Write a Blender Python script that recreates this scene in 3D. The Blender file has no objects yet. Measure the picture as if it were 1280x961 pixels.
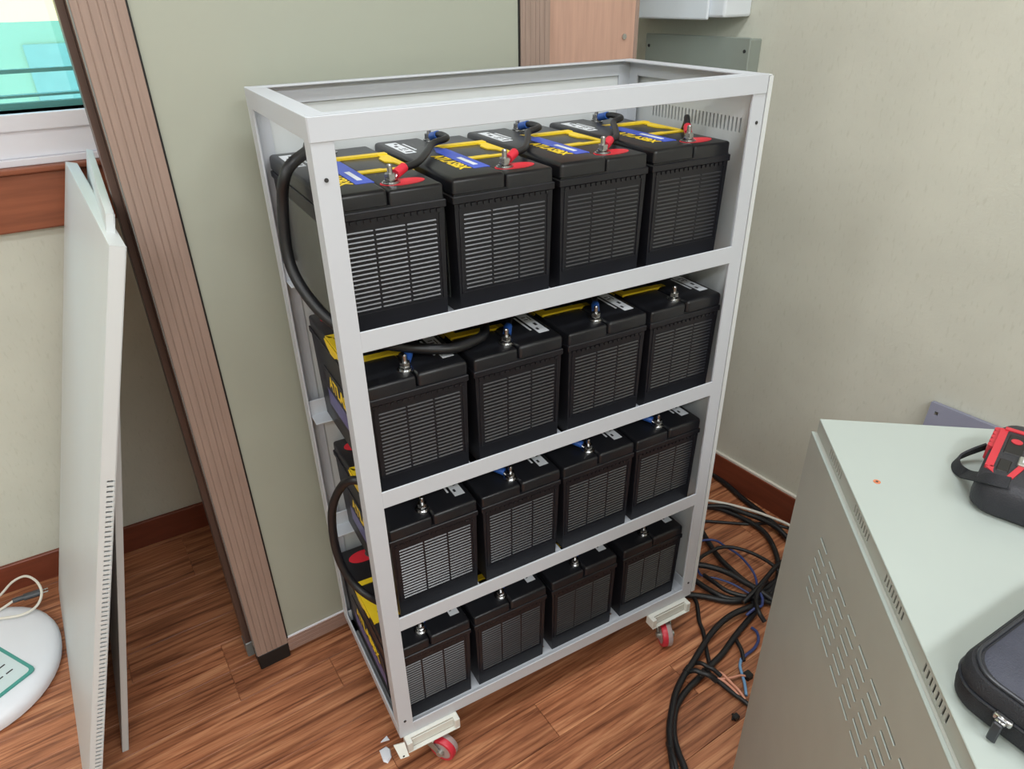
import bpy, bmesh, math, random
from mathutils import Vector, Matrix
random.seed(7)
C = bpy.context.scene.collection
SC = bpy.context.scene

# ------------------------------------------------------------------ camera
CAM = Vector((-0.2141, -0.8774, 1.4046))
YAW, PITCH, ROLL, FPX = 0.50391, 0.51557, -0.01884, 873.43
_f = Vector((math.sin(YAW)*math.cos(PITCH), math.cos(YAW)*math.cos(PITCH), -math.sin(PITCH)))
_r0 = Vector((math.cos(YAW), -math.sin(YAW), 0)); _u0 = _r0.cross(_f)
_r = _r0*math.cos(ROLL) + _u0*math.sin(ROLL); _u = -_r0*math.sin(ROLL) + _u0*math.cos(ROLL)
cd = bpy.data.cameras.new('camera'); cam = bpy.data.objects.new('camera', cd); C.objects.link(cam)
cam.matrix_world = Matrix(((_r.x,_u.x,-_f.x,CAM.x),(_r.y,_u.y,-_f.y,CAM.y),(_r.z,_u.z,-_f.z,CAM.z),(0,0,0,1)))
cd.sensor_fit = 'HORIZONTAL'; cd.sensor_width = 36; cd.lens = FPX/1280*36; cd.clip_start = .02; cd.clip_end = 200
SC.camera = cam
def ray(u, v): return _f + _r*((u-640)/FPX) - _u*((v-480.5)/FPX)
def onZ(u, v, z): d = ray(u, v); return CAM + d*((z-CAM.z)/d.z)
def onY(u, v, y): d = ray(u, v); return CAM + d*((y-CAM.y)/d.y)

# ------------------------------------------------------------------ world, lights, exposure
w = bpy.data.worlds.new('daylight'); SC.world = w; w.use_nodes = True
bg = w.node_tree.nodes['Background']; bg.inputs[0].default_value = (.86, .94, 1, 1); bg.inputs[1].default_value = 3.0
def area(name, loc, size, power, col=(.925, .965, 1), rot=(0,0,0)):
    l = bpy.data.lights.new(name, 'AREA'); l.shape = 'RECTANGLE'; l.size, l.size_y = size; l.energy = power; l.color = col
    o = bpy.data.objects.new(name, l); C.objects.link(o); o.location = loc; o.rotation_euler = rot
    return o
LAMPS = [(-1.3, -2.0), (.35, -2.0), (-1.3, -.35), (.35, -.35)]
LPOW = [27, 27, 12, 12]
for (lx, ly), p in zip(LAMPS, LPOW): area('ceiling_lamp_offscreen', (lx, ly, 2.41), (1.2, .3), p)
vs = SC.view_settings; vs.view_transform = 'Standard'; vs.look = 'None'; vs.gamma = 1; vs.use_curve_mapping = False; vs.exposure = 0.31

# ------------------------------------------------------------------ materials
def s2l(c): return tuple(((x/255)/12.92 if x/255 <= .04045 else ((x/255+.055)/1.055)**2.4) for x in c)
M = {}
def mat(name, rgb, rough=.5, metal=0., noise=.06, scale=8., bump=0., bscale=60., spec=.5, stretch=None, coat=0, alpha=1.):
    m = bpy.data.materials.new(name); m.use_nodes = True; nt = m.node_tree; b = nt.nodes['Principled BSDF']
    c = s2l(rgb)
    tc = nt.nodes.new('ShaderNodeTexCoord'); src = tc.outputs['Object']
    if stretch:
        mp = nt.nodes.new('ShaderNodeMapping'); mp.inputs['Scale'].default_value = stretch; nt.links.new(src, mp.inputs[0]); src = mp.outputs[0]
    n = nt.nodes.new('ShaderNodeTexNoise'); n.inputs['Scale'].default_value = scale; n.inputs['Detail'].default_value = 5; nt.links.new(src, n.inputs['Vector'])
    r = nt.nodes.new('ShaderNodeValToRGB'); r.color_ramp.elements[0].position = .3; r.color_ramp.elements[1].position = .7
    r.color_ramp.elements[0].color = tuple(x*(1-noise) for x in c)+(1,); r.color_ramp.elements[1].color = tuple(min(1, x*(1+noise)) for x in c)+(1,)
    nt.links.new(n.outputs['Fac'], r.inputs[0]); nt.links.new(r.outputs[0], b.inputs['Base Color'])
    b.inputs['Roughness'].default_value = rough; b.inputs['Metallic'].default_value = metal; b.inputs['Specular IOR Level'].default_value = spec
    b.inputs['Coat Weight'].default_value = coat
    if bump:
        n2 = nt.nodes.new('ShaderNodeTexNoise'); n2.inputs['Scale'].default_value = bscale; nt.links.new(src, n2.inputs['Vector'])
        bp = nt.nodes.new('ShaderNodeBump'); bp.inputs['Strength'].default_value = bump; bp.inputs['Distance'].default_value = .002
        nt.links.new(n2.outputs['Fac'], bp.inputs['Height']); nt.links.new(bp.outputs[0], b.inputs['Normal'])
    if alpha < 1: b.inputs['Alpha'].default_value = alpha
    M[name] = m; return m
mat('wallpaper', (203, 203, 190), .85, noise=.05, scale=5, bump=.25, bscale=160)
def flecks(m, amt):
    nt = m.node_tree; b = nt.nodes['Principled BSDF']; L = nt.links.new; src = b.inputs['Base Color'].links[0].from_socket
    tc = nt.nodes.new('ShaderNodeTexCoord'); mp = nt.nodes.new('ShaderNodeMapping'); mp.inputs['Scale'].default_value = (1, 1, .28); mp.inputs['Rotation'].default_value = (0, .35, 0); L(tc.outputs['Object'], mp.inputs[0])
    n = nt.nodes.new('ShaderNodeTexNoise'); n.inputs['Scale'].default_value = 150; n.inputs['Detail'].default_value = 3; L(mp.outputs[0], n.inputs['Vector'])
    r = nt.nodes.new('ShaderNodeValToRGB'); e = r.color_ramp.elements; e[0].position = .30; e[0].color = (1-amt, 1-amt, 1-amt*1.25, 1); e[1].position = .42; e[1].color = (1, 1, 1, 1); k = e.new(.66); k.color = (1, 1, 1, 1); k = e.new(.76); k.color = (1+amt*.5,)*3+(1,); L(n.outputs['Fac'], r.inputs[0])
    mx = nt.nodes.new('ShaderNodeMix'); mx.data_type = 'RGBA'; mx.blend_type = 'MULTIPLY'; mx.inputs[0].default_value = 1; L(src, mx.inputs[6]); L(r.outputs[0], mx.inputs[7]); L(mx.outputs[2], b.inputs['Base Color'])
flecks(M['wallpaper'], .075)
mat('ceiling_white', (232, 232, 228), .9)
mat('rack_white', (194, 198, 204), .42, noise=.02, scale=3)
mat('panel_white', (208, 212, 212), .4, noise=.02, scale=3)
mat('lid_green', (166, 174, 168), .38, noise=.02, scale=4)
mat('cabinet_grey', (172, 173, 164), .45, noise=.03, scale=14)
mat('partition_green', (163, 166, 152), .55, noise=.015, scale=3)
mat('black_plastic', (25, 25, 30), .40, noise=.1, scale=30, bump=.06, bscale=400, spec=.45)
mat('cover_plastic', (28, 29, 33), .34, noise=.1, scale=30, bump=.08, bscale=500, spec=.5)
mat('rib_plastic', (40, 41, 45), .30, noise=.08, scale=30, spec=.8)
mat('gloss_side', (58, 60, 58), .22, noise=.05)
mat('yellow', (240, 205, 40), .45, noise=.04, scale=40)
mat('blue_label', (58, 84, 190), .4, noise=.05, scale=40)
mat('violet_label', (88, 84, 140), .35, noise=.25, scale=60)
mat('red_mark', (222, 44, 58), .45, noise=.05, scale=30)
mat('red_sleeve', (205, 38, 58), .4, noise=.05)
mat('blue_sleeve', (45, 90, 170), .4, noise=.1)
mat('white_label', (222, 226, 230), .4, noise=.03, scale=40)
mat('dark_print', (40, 40, 44), .5)
mat('dark_steel', (74, 74, 76), .4, metal=.8, noise=.1)
mat('steel', (190, 190, 190), .25, metal=1., noise=.1, scale=50)
mat('cable_black', (24, 24, 26), .45, noise=.15, scale=30)
mat('cable_grey', (70, 72, 76), .4, noise=.1)
mat('cable_blue', (56, 70, 122), .4, noise=.15, scale=30)
mat('cable_lightblue', (120, 165, 205), .4)
mat('cable_white', (225, 220, 208), .45)
mat('copper', (214, 150, 125), .4, noise=.15)
mat('baseboard', (118, 58, 38), .45, noise=.12, scale=10, stretch=(1, 1, 8))
mat('sill_wood', (142, 80, 54), .4, noise=.2, scale=5, stretch=(1, 4, 14))
mat('stile_wood', (152, 130, 118), .5, noise=.09, scale=14, stretch=(12, 12, .6))
mat('rail_wood', (150, 122, 110), .5, noise=.09, scale=14, stretch=(.6, 12, 12))
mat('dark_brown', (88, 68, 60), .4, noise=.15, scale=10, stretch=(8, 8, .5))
mat('board_wood', (192, 154, 136), .45, noise=.09, scale=10, stretch=(9, 9, .7))
mat('black_rubber', (20, 19, 18), .55)
mat('grey_metal', (128, 130, 128), .4, metal=.3)
mat('box_grey', (142, 150, 142), .5, noise=.03)
mat('lavender_plate', (138, 140, 158), .45, noise=.03)
mat('box_white', (222, 228, 234), .4, noise=.02)
mat('frame_white', (232, 232, 240), .4, noise=.02)
mat('teal', (92, 160, 158), .25, noise=.08)
mat('appliance_white', (226, 228, 234), .3, noise=.01)
mat('teal_print', (70, 150, 140), .4)
mat('label_pale', (205, 220, 222), .4, noise=.03)
mat('bag_black', (30, 31, 36), .7, noise=.15, scale=120, bump=.5, bscale=900)
mat('bag_panel', (58, 60, 72), .6, noise=.15, scale=20, bump=.3, bscale=600)
mat('bag_piping', (40, 42, 48), .35)
mat('tape_red', (190, 44, 56), .45)
mat('tape_black', (38, 38, 44), .5, bump=.3, bscale=500)
mat('rust', (196, 120, 84), .8, noise=.3, scale=300)
mat('wheel_red', (196, 44, 60), .4, noise=.1, scale=40)
mat('wheel_tyre', (168, 150, 148), .35, noise=.08)
mat('zinc', (176, 178, 170), .35, metal=.7, noise=.08)
mat('caster_white', (214, 214, 206), .4)
mat('paper', (226, 230, 238), .7)
mat('building_wall', (222, 196, 144), .8, noise=.06, scale=.5)
mat('building_glass', (196, 184, 150), .3)

def mat_floor(name, dark):
    m = bpy.data.materials.new(name); m.use_nodes = True; nt = m.node_tree; b = nt.nodes['Principled BSDF']; L = nt.links.new
    tc = nt.nodes.new('ShaderNodeTexCoord'); oi = nt.nodes.new('ShaderNodeObjectInfo')
    mul = nt.nodes.new('ShaderNodeMath'); mul.operation = 'MULTIPLY'; mul.inputs[1].default_value = 37.; L(oi.outputs['Random'], mul.inputs[0])
    cx = nt.nodes.new('ShaderNodeCombineXYZ'); L(mul.outputs[0], cx.inputs[0]); L(mul.outputs[0], cx.inputs[1])
    ad = nt.nodes.new('ShaderNodeVectorMath'); L(tc.outputs['Object'], ad.inputs[0]); L(cx.outputs[0], ad.inputs[1])
    mp = nt.nodes.new('ShaderNodeMapping'); mp.inputs['Scale'].default_value = (1.6, 26, 4); L(ad.outputs[0], mp.inputs[0])
    n = nt.nodes.new('ShaderNodeTexNoise'); n.inputs['Scale'].default_value = 2.2; n.inputs['Detail'].default_value = 8; n.inputs['Roughness'].default_value = .62; n.inputs['Distortion'].default_value = .5; L(mp.outputs[0], n.inputs['Vector'])
    mp2 = nt.nodes.new('ShaderNodeMapping'); mp2.inputs['Scale'].default_value = (3.2, 105, 4); L(ad.outputs[0], mp2.inputs[0])
    n2 = nt.nodes.new('ShaderNodeTexNoise'); n2.inputs['Scale'].default_value = 1.6; n2.inputs['Detail'].default_value = 4; L(mp2.outputs[0], n2.inputs['Vector'])
    r = nt.nodes.new('ShaderNodeValToRGB'); e = r.color_ramp.elements
    e[0].position = .34; e[0].color = s2l((118, 70, 46))+(1,); e[1].position = .66; e[1].color = s2l((204, 144, 104))+(1,)
    k = e.new(.5); k.color = s2l((172, 110, 76))+(1,)
    L(n.outputs['Fac'], r.inputs[0])
    r2 = nt.nodes.new('ShaderNodeValToRGB'); r2.color_ramp.elements[0].position = .36; r2.color_ramp.elements[0].color = (.54, .46, .42, 1); r2.color_ramp.elements[1].position = .50; r2.color_ramp.elements[1].color = (1, 1, 1, 1); L(n2.outputs['Fac'], r2.inputs[0])
    mx = nt.nodes.new('ShaderNodeMix'); mx.data_type = 'RGBA'; mx.blend_type = 'MULTIPLY'; mx.inputs[0].default_value = .95; L(r.outputs[0], mx.inputs[6]); L(r2.outputs[0], mx.inputs[7])
    hv = nt.nodes.new('ShaderNodeHueSaturation'); L(mx.outputs[2], hv.inputs['Color'])
    mr = nt.nodes.new('ShaderNodeMapRange'); mr.inputs[3].default_value = .88; mr.inputs[4].default_value = 1.1; L(oi.outputs['Random'], mr.inputs[0]); L(mr.outputs[0], hv.inputs['Value'])
    L(hv.outputs[0], b.inputs['Base Color']); b.inputs['Roughness'].default_value = .38
    bp = nt.nodes.new('ShaderNodeBump'); bp.inputs['Strength'].default_value = .12; bp.inputs['Distance'].default_value = .001; L(n2.outputs['Fac'], bp.inputs['Height']); L(bp.outputs[0], b.inputs['Normal'])
    M[name] = m
mat_floor('floor_wood', 0)
def mat_glass(nm, tc_, gl):
    m = bpy.data.materials.new(nm); m.use_nodes = True; nt = m.node_tree; nt.nodes.clear()
    o = nt.nodes.new('ShaderNodeOutputMaterial'); t = nt.nodes.new('ShaderNodeBsdfTransparent'); g = nt.nodes.new('ShaderNodeBsdfGlossy'); x = nt.nodes.new('ShaderNodeMixShader')
    t.inputs[0].default_value = tc_; g.inputs['Roughness'].default_value = .03; x.inputs[0].default_value = gl
    nt.links.new(t.outputs[0], x.inputs[1]); nt.links.new(g.outputs[0], x.inputs[2]); nt.links.new(x.outputs[0], o.inputs[0]); M[nm] = m
mat_glass('glass', (.9, .98, .97, 1), .06); mat_glass('teal_glass', (.42, .76, .92, 1), .12)

# ------------------------------------------------------------------ mesh helpers
class MB:
    def __init__(s): s.bm = bmesh.new()
    def box(s, x0, x1, y0, y1, z0, z1, bev=0, seg=2, edges=None):
        b = bmesh.new(); r = bmesh.ops.create_cube(b, size=1)
        for v in b.verts: v.co = Vector(((x0+x1)/2+v.co.x*(x1-x0), (y0+y1)/2+v.co.y*(y1-y0), (z0+z1)/2+v.co.z*(z1-z0)))
        if bev:
            es = [e for e in b.edges if edges is None or edges(e)]
            bmesh.ops.bevel(b, geom=es, offset=bev, segments=seg, profile=.5, affect='EDGES', clamp_overlap=True)
        s._join(b); return s
    def _join(s, b):
        me = bpy.data.meshes.new('t'); b.to_mesh(me); b.free(); s.bm.from_mesh(me); bpy.data.meshes.remove(me)
    def raw(s, verts, faces):
        vs_ = [s.bm.verts.new(v) for v in verts]
        for f in faces:
            try: s.bm.faces.new([vs_[i] for i in f])
            except ValueError: pass
        return s
    def hexa(s, a, b):            # two quads (lists of 4 points), joined to a solid
        v = list(a)+list(b)
        return s.raw(v, [(3,2,1,0),(4,5,6,7),(0,1,5,4),(1,2,6,5),(2,3,7,6),(3,0,4,7)])
    def prism(s, pts, z0, z1, top=1.):   # outline in xy extruded in z
        n = len(pts); cx = sum(p[0] for p in pts)/n; cy = sum(p[1] for p in pts)/n
        v = [(p[0], p[1], z0) for p in pts]+[(cx+(p[0]-cx)*top, cy+(p[1]-cy)*top, z1) for p in pts]
        return s.raw(v, [tuple(range(n))[::-1], tuple(range(n, 2*n))]+[(i, (i+1)%n, n+(i+1)%n, n+i) for i in range(n)])
    def cyl(s, c, r, h, axis='z', n=20, r2=None):
        r2 = r if r2 is None else r2; c = Vector(c); v = []
        for k, rr in ((0, r), (1, r2)):
            for i in range(n):
                a = 2*math.pi*i/n; p = (rr*math.cos(a), rr*math.sin(a), h*k)
                p = {'z': p, 'x': (p[2], p[0], p[1]), 'y': (p[1], p[2], p[0])}[axis]; v.append(c+Vector(p))
        return s.raw(v, [tuple(range(n))[::-1], tuple(range(n, 2*n))]+[(i, (i+1)%n, n+(i+1)%n, n+i) for i in range(n)])
    def lathe(s, prof, n=28, axis='z', c=(0,0,0)):
        c = Vector(c); v = []; f = []; m = len(prof)
        for i in range(n):
            a = 2*math.pi*i/n
            for r, z in prof:
                p = (r*math.cos(a), r*math.sin(a), z); p = {'z': p, 'x': (p[2], p[0], p[1]), 'y': (p[1], p[2], p[0])}[axis]; v.append(c+Vector(p))
        for i in range(n):
            for k in range(m-1):
                f.append((i*m+k, ((i+1)%n)*m+k, ((i+1)%n)*m+k+1, i*m+k+1))
        s.raw(v, f); return s
    def tube(s, pts, r, n=8, smooth=6, flat=1.):
        pts = [Vector(p) for p in pts]; P = spline(pts, smooth) if smooth else pts
        t0 = (P[1]-P[0]).normalized(); up = Vector((0,0,1)) if abs(t0.z) < .9 else Vector((1,0,0)); nrm = t0.cross(up).normalized()
        rings = []
        for i, p in enumerate(P):
            t = (P[min(i+1, len(P)-1)]-P[max(i-1, 0)]).normalized(); nrm = (nrm-t*nrm.dot(t)).normalized(); bi = t.cross(nrm)
            rings.append([p+(nrm*math.cos(2*math.pi*k/n)+bi*flat*math.sin(2*math.pi*k/n))*r for k in range(n)])
        v = [q for g in rings for q in g]; m = len(rings)
        f = [(i*n+k, i*n+(k+1)%n, (i+1)*n+(k+1)%n, (i+1)*n+k) for i in range(m-1) for k in range(n)]
        f += [tuple(range(n))[::-1], tuple(range((m-1)*n, m*n))]
        return s.raw(v, f)
    def build(s, name, m, parent=None, smooth=False, matrix=None):
        bmesh.ops.recalc_face_normals(s.bm, faces=s.bm.faces)
        me = bpy.data.meshes.new(name); s.bm.to_mesh(me); s.bm.free()
        me.materials.append(M[m] if isinstance(m, str) else m)
        if smooth:
            me.polygons.foreach_set('use_smooth', [True]*len(me.polygons))
            try: me.set_sharp_from_angle(angle=math.radians(38))
            except Exception: pass
        return link(name, me, parent, matrix)
def link(name, me, parent=None, matrix=None):
    o = bpy.data.objects.new(name, me); C.objects.link(o)
    if parent: o.parent = parent
    if matrix is not None: o.matrix_local = matrix
    return o
def spline(P, k):
    if len(P) < 3: return [P[0].lerp(P[-1], i/k) for i in range(k+1)]
    out = []
    for i in range(len(P)-1):
        p0, p1, p2, p3 = P[max(i-1, 0)], P[i], P[i+1], P[min(i+2, len(P)-1)]
        for j in range(k):
            t = j/k; out.append(.5*((2*p1)+(p2-p0)*t+(2*p0-5*p1+4*p2-p3)*t*t+(3*p1-p0-3*p2+p3)*t**3))
    out.append(P[-1]); return out
def plate(wd, hg, th, slots):      # sheet in x (0..wd), z (0..hg), thickness along y, with real rectangular openings
    xs = sorted({0, wd, *[round(a, 5) for q in slots for a in (q[0], q[1])]}); zs = sorted({0, hg, *[round(a, 5) for q in slots for a in (q[2], q[3])]})
    keep = {}
    for i in range(len(xs)-1):
        for j in range(len(zs)-1):
            cx, cz = (xs[i]+xs[i+1])/2, (zs[j]+zs[j+1])/2
            keep[i, j] = not any(q[0] < cx < q[1] and q[2] < cz < q[3] for q in slots)
    v = []; f = []
    def q4(a, b, c, d): n = len(v); v.extend((a, b, c, d)); f.append((n, n+1, n+2, n+3))
    for (i, j), k in keep.items():
        if not k: continue
        x0, x1, z0, z1 = xs[i], xs[i+1], zs[j], zs[j+1]
        q4((x0,0,z0),(x1,0,z0),(x1,0,z1),(x0,0,z1)); q4((x0,th,z1),(x1,th,z1),(x1,th,z0),(x0,th,z0))
        if not keep.get((i-1, j)): q4((x0,0,z1),(x0,th,z1),(x0,th,z0),(x0,0,z0))
        if not keep.get((i+1, j)): q4((x1,0,z0),(x1,th,z0),(x1,th,z1),(x1,0,z1))
        if not keep.get((i, j-1)): q4((x0,0,z0),(x0,th,z0),(x1,th,z0),(x1,0,z0))
        if not keep.get((i, j+1)): q4((x1,0,z1),(x1,th,z1),(x0,th,z1),(x0,0,z1))
    m = MB(); m.raw(v, f); bmesh.ops.remove_doubles(m.bm, verts=m.bm.verts, dist=1e-6); return m
def frame4(o, x, y, z):            # matrix from origin and three axes
    x, y, z = Vector(x), Vector(y), Vector(z); o = Vector(o)
    return Matrix(((x.x,y.x,z.x,o.x),(x.y,y.y,z.y,o.y),(x.z,y.z,z.z,o.z),(0,0,0,1)))
def T(x, y, z, rz=0): return Matrix.Translation((x, y, z)) @ Matrix.Rotation(rz, 4, 'Z')
def tag(o, label=None, cat=None, group=None, kind=None):
    if label: o['label'] = label
    if cat: o['category'] = cat
    if group: o['group'] = group
    if kind: o['kind'] = kind
    return o
def thing(name, label, cat, loc=(0,0,0), rz=0, group=None):
    o = bpy.data.objects.new(name, None); C.objects.link(o); o.location = loc; o.rotation_euler = (0,0,rz); o.empty_display_size = .05
    return tag(o, label, cat, group)
def text_mesh(s, size, depth=.0004):
    cu = bpy.data.curves.new('t', 'FONT'); cu.body = s; cu.size = size; cu.extrude = depth; cu.align_x = 'CENTER'; cu.align_y = 'CENTER'; cu.resolution_u = 2; cu.offset = size*.02
    o = bpy.data.objects.new('t', cu); C.objects.link(o); bpy.context.view_layer.update()
    me = bpy.data.meshes.new_from_object(o.evaluated_get(bpy.context.evaluated_depsgraph_get())); bpy.data.objects.remove(o); bpy.data.curves.remove(cu); return me
def copy_tree(o, parent=None):
    c = o.copy(); C.objects.link(c); c.parent = parent
    for ch in list(o.children): copy_tree(ch, c)
    return c
def rrect(x0, x1, y0, y1, r, n=6):
    out = []
    for cx, cy, a0 in ((x1-r, y1-r, 0), (x0+r, y1-r, 90), (x0+r, y0+r, 180), (x1-r, y0+r, 270)):
        for i in range(n+1):
            a = math.radians(a0+90*i/n); out.append((cx+r*math.cos(a), cy+r*math.sin(a)))
    return out

# ------------------------------------------------------------------ room
BW = math.radians(1.5)                                             # back wall
RWd = Vector((0.1178, -0.9930, 0)).normalized()                    # right wall, towards the viewer
CORN = Vector((1.179, 1.061, 0))
floor = MB().box(-2.4, 1.75, -2.6, 1.15, -.06, -.003).build('floor', 'floor_wood'); tag(floor, kind='structure')
PA = math.radians(4); PWID = .0952
pmesh = {}
def plank(xa, xb, k):
    L_ = round(xb-xa, 3)
    if L_ not in pmesh:
        m = MB(); m.box(0, L_-.0012, 0, PWID-.0008, -.004, 0, .0006, 1, lambda e: e.verts[0].co.z > -.002 and e.verts[1].co.z > -.002)
        o = m.build('plank', 'floor_wood', floor); pmesh[L_] = o.data
    else: o = link('plank', pmesh[L_], floor)
    ca, sa = math.cos(PA), math.sin(PA); x, y = xa, k*PWID
    o.matrix_local = T(.316+x*ca-y*sa, -.1+x*sa+y*ca, 0, PA)
ends = {-1: .325, 0: 0, 1: -.32, 4: -.34}
for k in range(-9, 13):
    e0 = ends.get(k, [-.55, -.15, .25, -.4, .05][(k*7) % 5])
    for i in (-2, -1, 0, 1):
        a, b = e0+.8*i, e0+.8*(i+1)
        plank(a, b, k)

# wall_back in its own frame: x along wall, y into the wall
MB_W = Matrix.Translation((0, 1.03, 0)) @ Matrix.Rotation(BW, 4, 'Z')
wb = plate(4.0, 2.45, .12, [(1.0, 2.58, 1.19, 2.15)]); wall_back = wb.build('wall_back', 'wallpaper', None, False, MB_W @ Matrix.Translation((-2.6, 0, 0))); tag(wall_back, kind='structure')
rwl = 3.75
RWM = frame4(CORN, RWd, Vector((-RWd.y, RWd.x, 0)), (0,0,1))
wall_right = MB().box(-.2, rwl, 0, .12, 0, 2.45).build('wall_right', 'wallpaper', None, False, RWM); tag(wall_right, kind='structure')
for n_, b_ in (('wall_left', (-2.5, -2.4, -2.6, 1.1, 0, 2.45)), ('wall_front', (-2.5, 1.75, -2.7, -2.6, 0, 2.45)), ('ceiling', (-2.5, 1.75, -2.7, 1.2, 2.45, 2.55))):
    CEIL = tag(MB().box(*b_).build(n_, 'ceiling_white' if n_ == 'ceiling' else 'wallpaper'), kind='structure')
tag(MB().box(-2.55, 1.16, -.012, 0, 0, .085, .002, 1).build('baseboard_back', 'baseboard', None, False, MB_W), kind='structure')
bb = MB().box(.02, rwl, -.012, 0, 0, .093, .002, 1).build('baseboard_right', 'baseboard', None, False, RWM); tag(bb, kind='structure')
MB().box(.02, rwl, -.009, 0, .093, .099).build('sealant_strip', 'cable_white', bb)
# window with sill
win = bpy.data.objects.new('window_1', None); C.objects.link(win); win.matrix_world = MB_W; tag(win, kind='structure')
m = MB(); m.box(-1.62, -.01, -.012, .10, 1.155, 1.19, .003).box(-1.62, -.01, -.004, .02, 1.10, 1.156, .002).box(-1.62, -.01, -.016, .02, 1.085, 1.10, .002)
m.build('window_sill', 'frame_white', win)
m = MB(); m.box(-1.60, -1.55, .02, .09, 1.19, 2.15).box(-.07, -.02, .02, .09, 1.19, 2.15).box(-1.55, -.07, .02, .09, 2.10, 2.15); m.build('window_frame', 'frame_white', win)
for i, (a, b, y) in enumerate(((-1.55, -.79, .035), (-.83, -.07, .062))):
    f = MB().box(a, b, y, y+.02, 1.19, 1.203).box(a, b, y-.004, y+.024, 1.214, 1.219).box(a, b, y, y+.02, 1.262, 1.270).box(a, a+.012, y, y+.02, 1.27, 2.1).box(b-.012, b, y, y+.02, 1.27, 2.1).build('sash', 'teal', win)
    MB().box(a+.012, b-.012, y+.008, y+.012, 1.36, 2.1).build('pane', 'glass', f)
    MB().box(a+.012, b-.012, y+.007, y+.013, 1.203, 1.36).build('tinted_pane', 'teal_glass', f)
sb = MB().box(-2.55, .0, -.02, 0, .947, 1.072, .004).box(-2.55, .0, -.034, 0, 1.072, 1.0846, .003).build('trim_1', 'sill_wood', None, False, MB_W); tag(sb, kind='structure')
# building outside
bld = thing('apartment_building', 'pale yellow building with rows of windows seen through the window glass', 'building', (-3, 8.2, 0))
MB().box(-7, 7, 0, .4, -4, 9).build('facade', 'building_wall', bld)
wm = None
for ix in range(9):
    for iz in range(4):
        if wm is None:
            o = MB().box(-.38, .38, -.03, .02, 0, 1.0, .01, 1).box(-.42, .42, -.05, .0, -.06, 0).build('window', 'building_glass', bld); wm = o.data
        else: o = link('window', wm, bld)
        o.location = (-5.4+ix*1.35, 0, -2.2+iz*2.2)
for (lx, ly) in LAMPS: MB().box(lx-.62, lx+.62, ly-.17, ly+.17, 2.424, 2.45, .003).build('lamp_housing', 'ceiling_white', CEIL)

# ------------------------------------------------------------------ battery rack
W_, D_, H_, B0 = .76, .365, 1.177, .10
AT, AW = .003, .029
rack = thing('battery_rack', 'white steel angle-frame rack on casters holding sixteen black batteries', 'rack', (0,0,0))
ZT = B0+H_
def Lpost(sx, sy):       # corner post, flanges along x and y
    x = 0 if sx < 0 else W_; y = 0 if sy < 0 else D_
    dx = AW if sx < 0 else -AW; dy = AW if sy < 0 else -AW; tx = AT if sx < 0 else -AT; ty = AT if sy < 0 else -AT
    m = MB().prism([(x, y), (x+dx, y), (x+dx, y+ty), (x+tx, y+ty), (x+tx, y+dy), (x, y+dy)], B0, ZT-.0012)
    p = m.build('post', 'rack_white', rack)
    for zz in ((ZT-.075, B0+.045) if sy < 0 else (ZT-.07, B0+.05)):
        MB().cyl((x+dx*.45, y-(.0012 if sy < 0 else -.0012), zz), .0028, .0014, 'y', 10).build('screw_dot', 'dark_steel', p)  # flat dark discs, colour standing in for screw heads and shaded holes
for sx in (-1, 1):
    for sy in (-1, 1): Lpost(sx, sy)
# top rails: inward lip plus vertical flange
def rail_x(name, y, z0, h, lip, liptop, inward, mat_='rack_white', lipw=.030, xa=0., proud=.0012):
    m = MB(); y1 = y+AT*inward*.9
    m.box(xa, W_-xa, min(y-proud*inward, y1), max(y-proud*inward, y1), z0, z0+h, .0006, 1)
    if lip:
        zl = z0+h-AT if liptop else z0
        m.box(max(xa, .0034), W_-max(xa, .0034), min(y, y+lipw*inward), max(y, y+lipw*inward), zl+.0002, zl+AT-(0 if liptop else .0004), .0006, 1)
    return m.build(name, mat_, rack)
def rail_y(name, x, z0, h, liptop, inward):
    m = MB(); x1 = x+AT*inward*.9
    m.box(min(x-.0010*inward, x1), max(x-.0010*inward, x1), .0002, D_-.0002, z0+.0003, z0+h-.0003, .0006, 1)
    zl = z0+h-AT if liptop else z0
    m.box(min(x, x+.028*inward), max(x, x+.028*inward), .0032, D_-.0032, zl-.0003 if liptop else zl+.0005, zl+AT-.0004, .0006, 1)
    return m.build(name, 'rack_white', rack)
rail_x('top_rail', 0, ZT-.030, .030, True, True, 1, lipw=.026); rail_x('top_rail', D_, ZT-.030, .030, True, True, -1, lipw=.018)
rail_y('top_rail', 0, ZT-.030, .030, True, 1); rail_y('top_rail', W_, ZT-.030, .030, True, -1)
RT = [(.958, .990), (.676, .708), (.391, .423), (.100, .130)]      # front rail bottom / top of each shelf
for i, (zb, zt) in enumerate(RT):
    rail_x('shelf_rail', 0, zb, zt-zb, True, False, 1, lipw=.045 if i == 3 else .03, xa=AW-.0005, proud=.0003)
    rail_x('shelf_rail', D_-.022, zb, .034, True, False, -1, lipw=.04, xa=.0042)
    for xx in (.19, .38, .57):
        MB().box(xx-.015, xx+.015, .004, D_-.024, zb-.001, zb+.0025).build('shelf_bar', 'rack_white', rack)
rail_y('bottom_rail', 0, B0, .028, False, 1); rail_y('bottom_rail', W_, B0, .028, False, -1)
MB().box(.0, W_, D_+.0015, D_+.004, B0+.0, ZT-.004, .0006, 1).build('back_panel', 'panel_white', rack)
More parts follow.
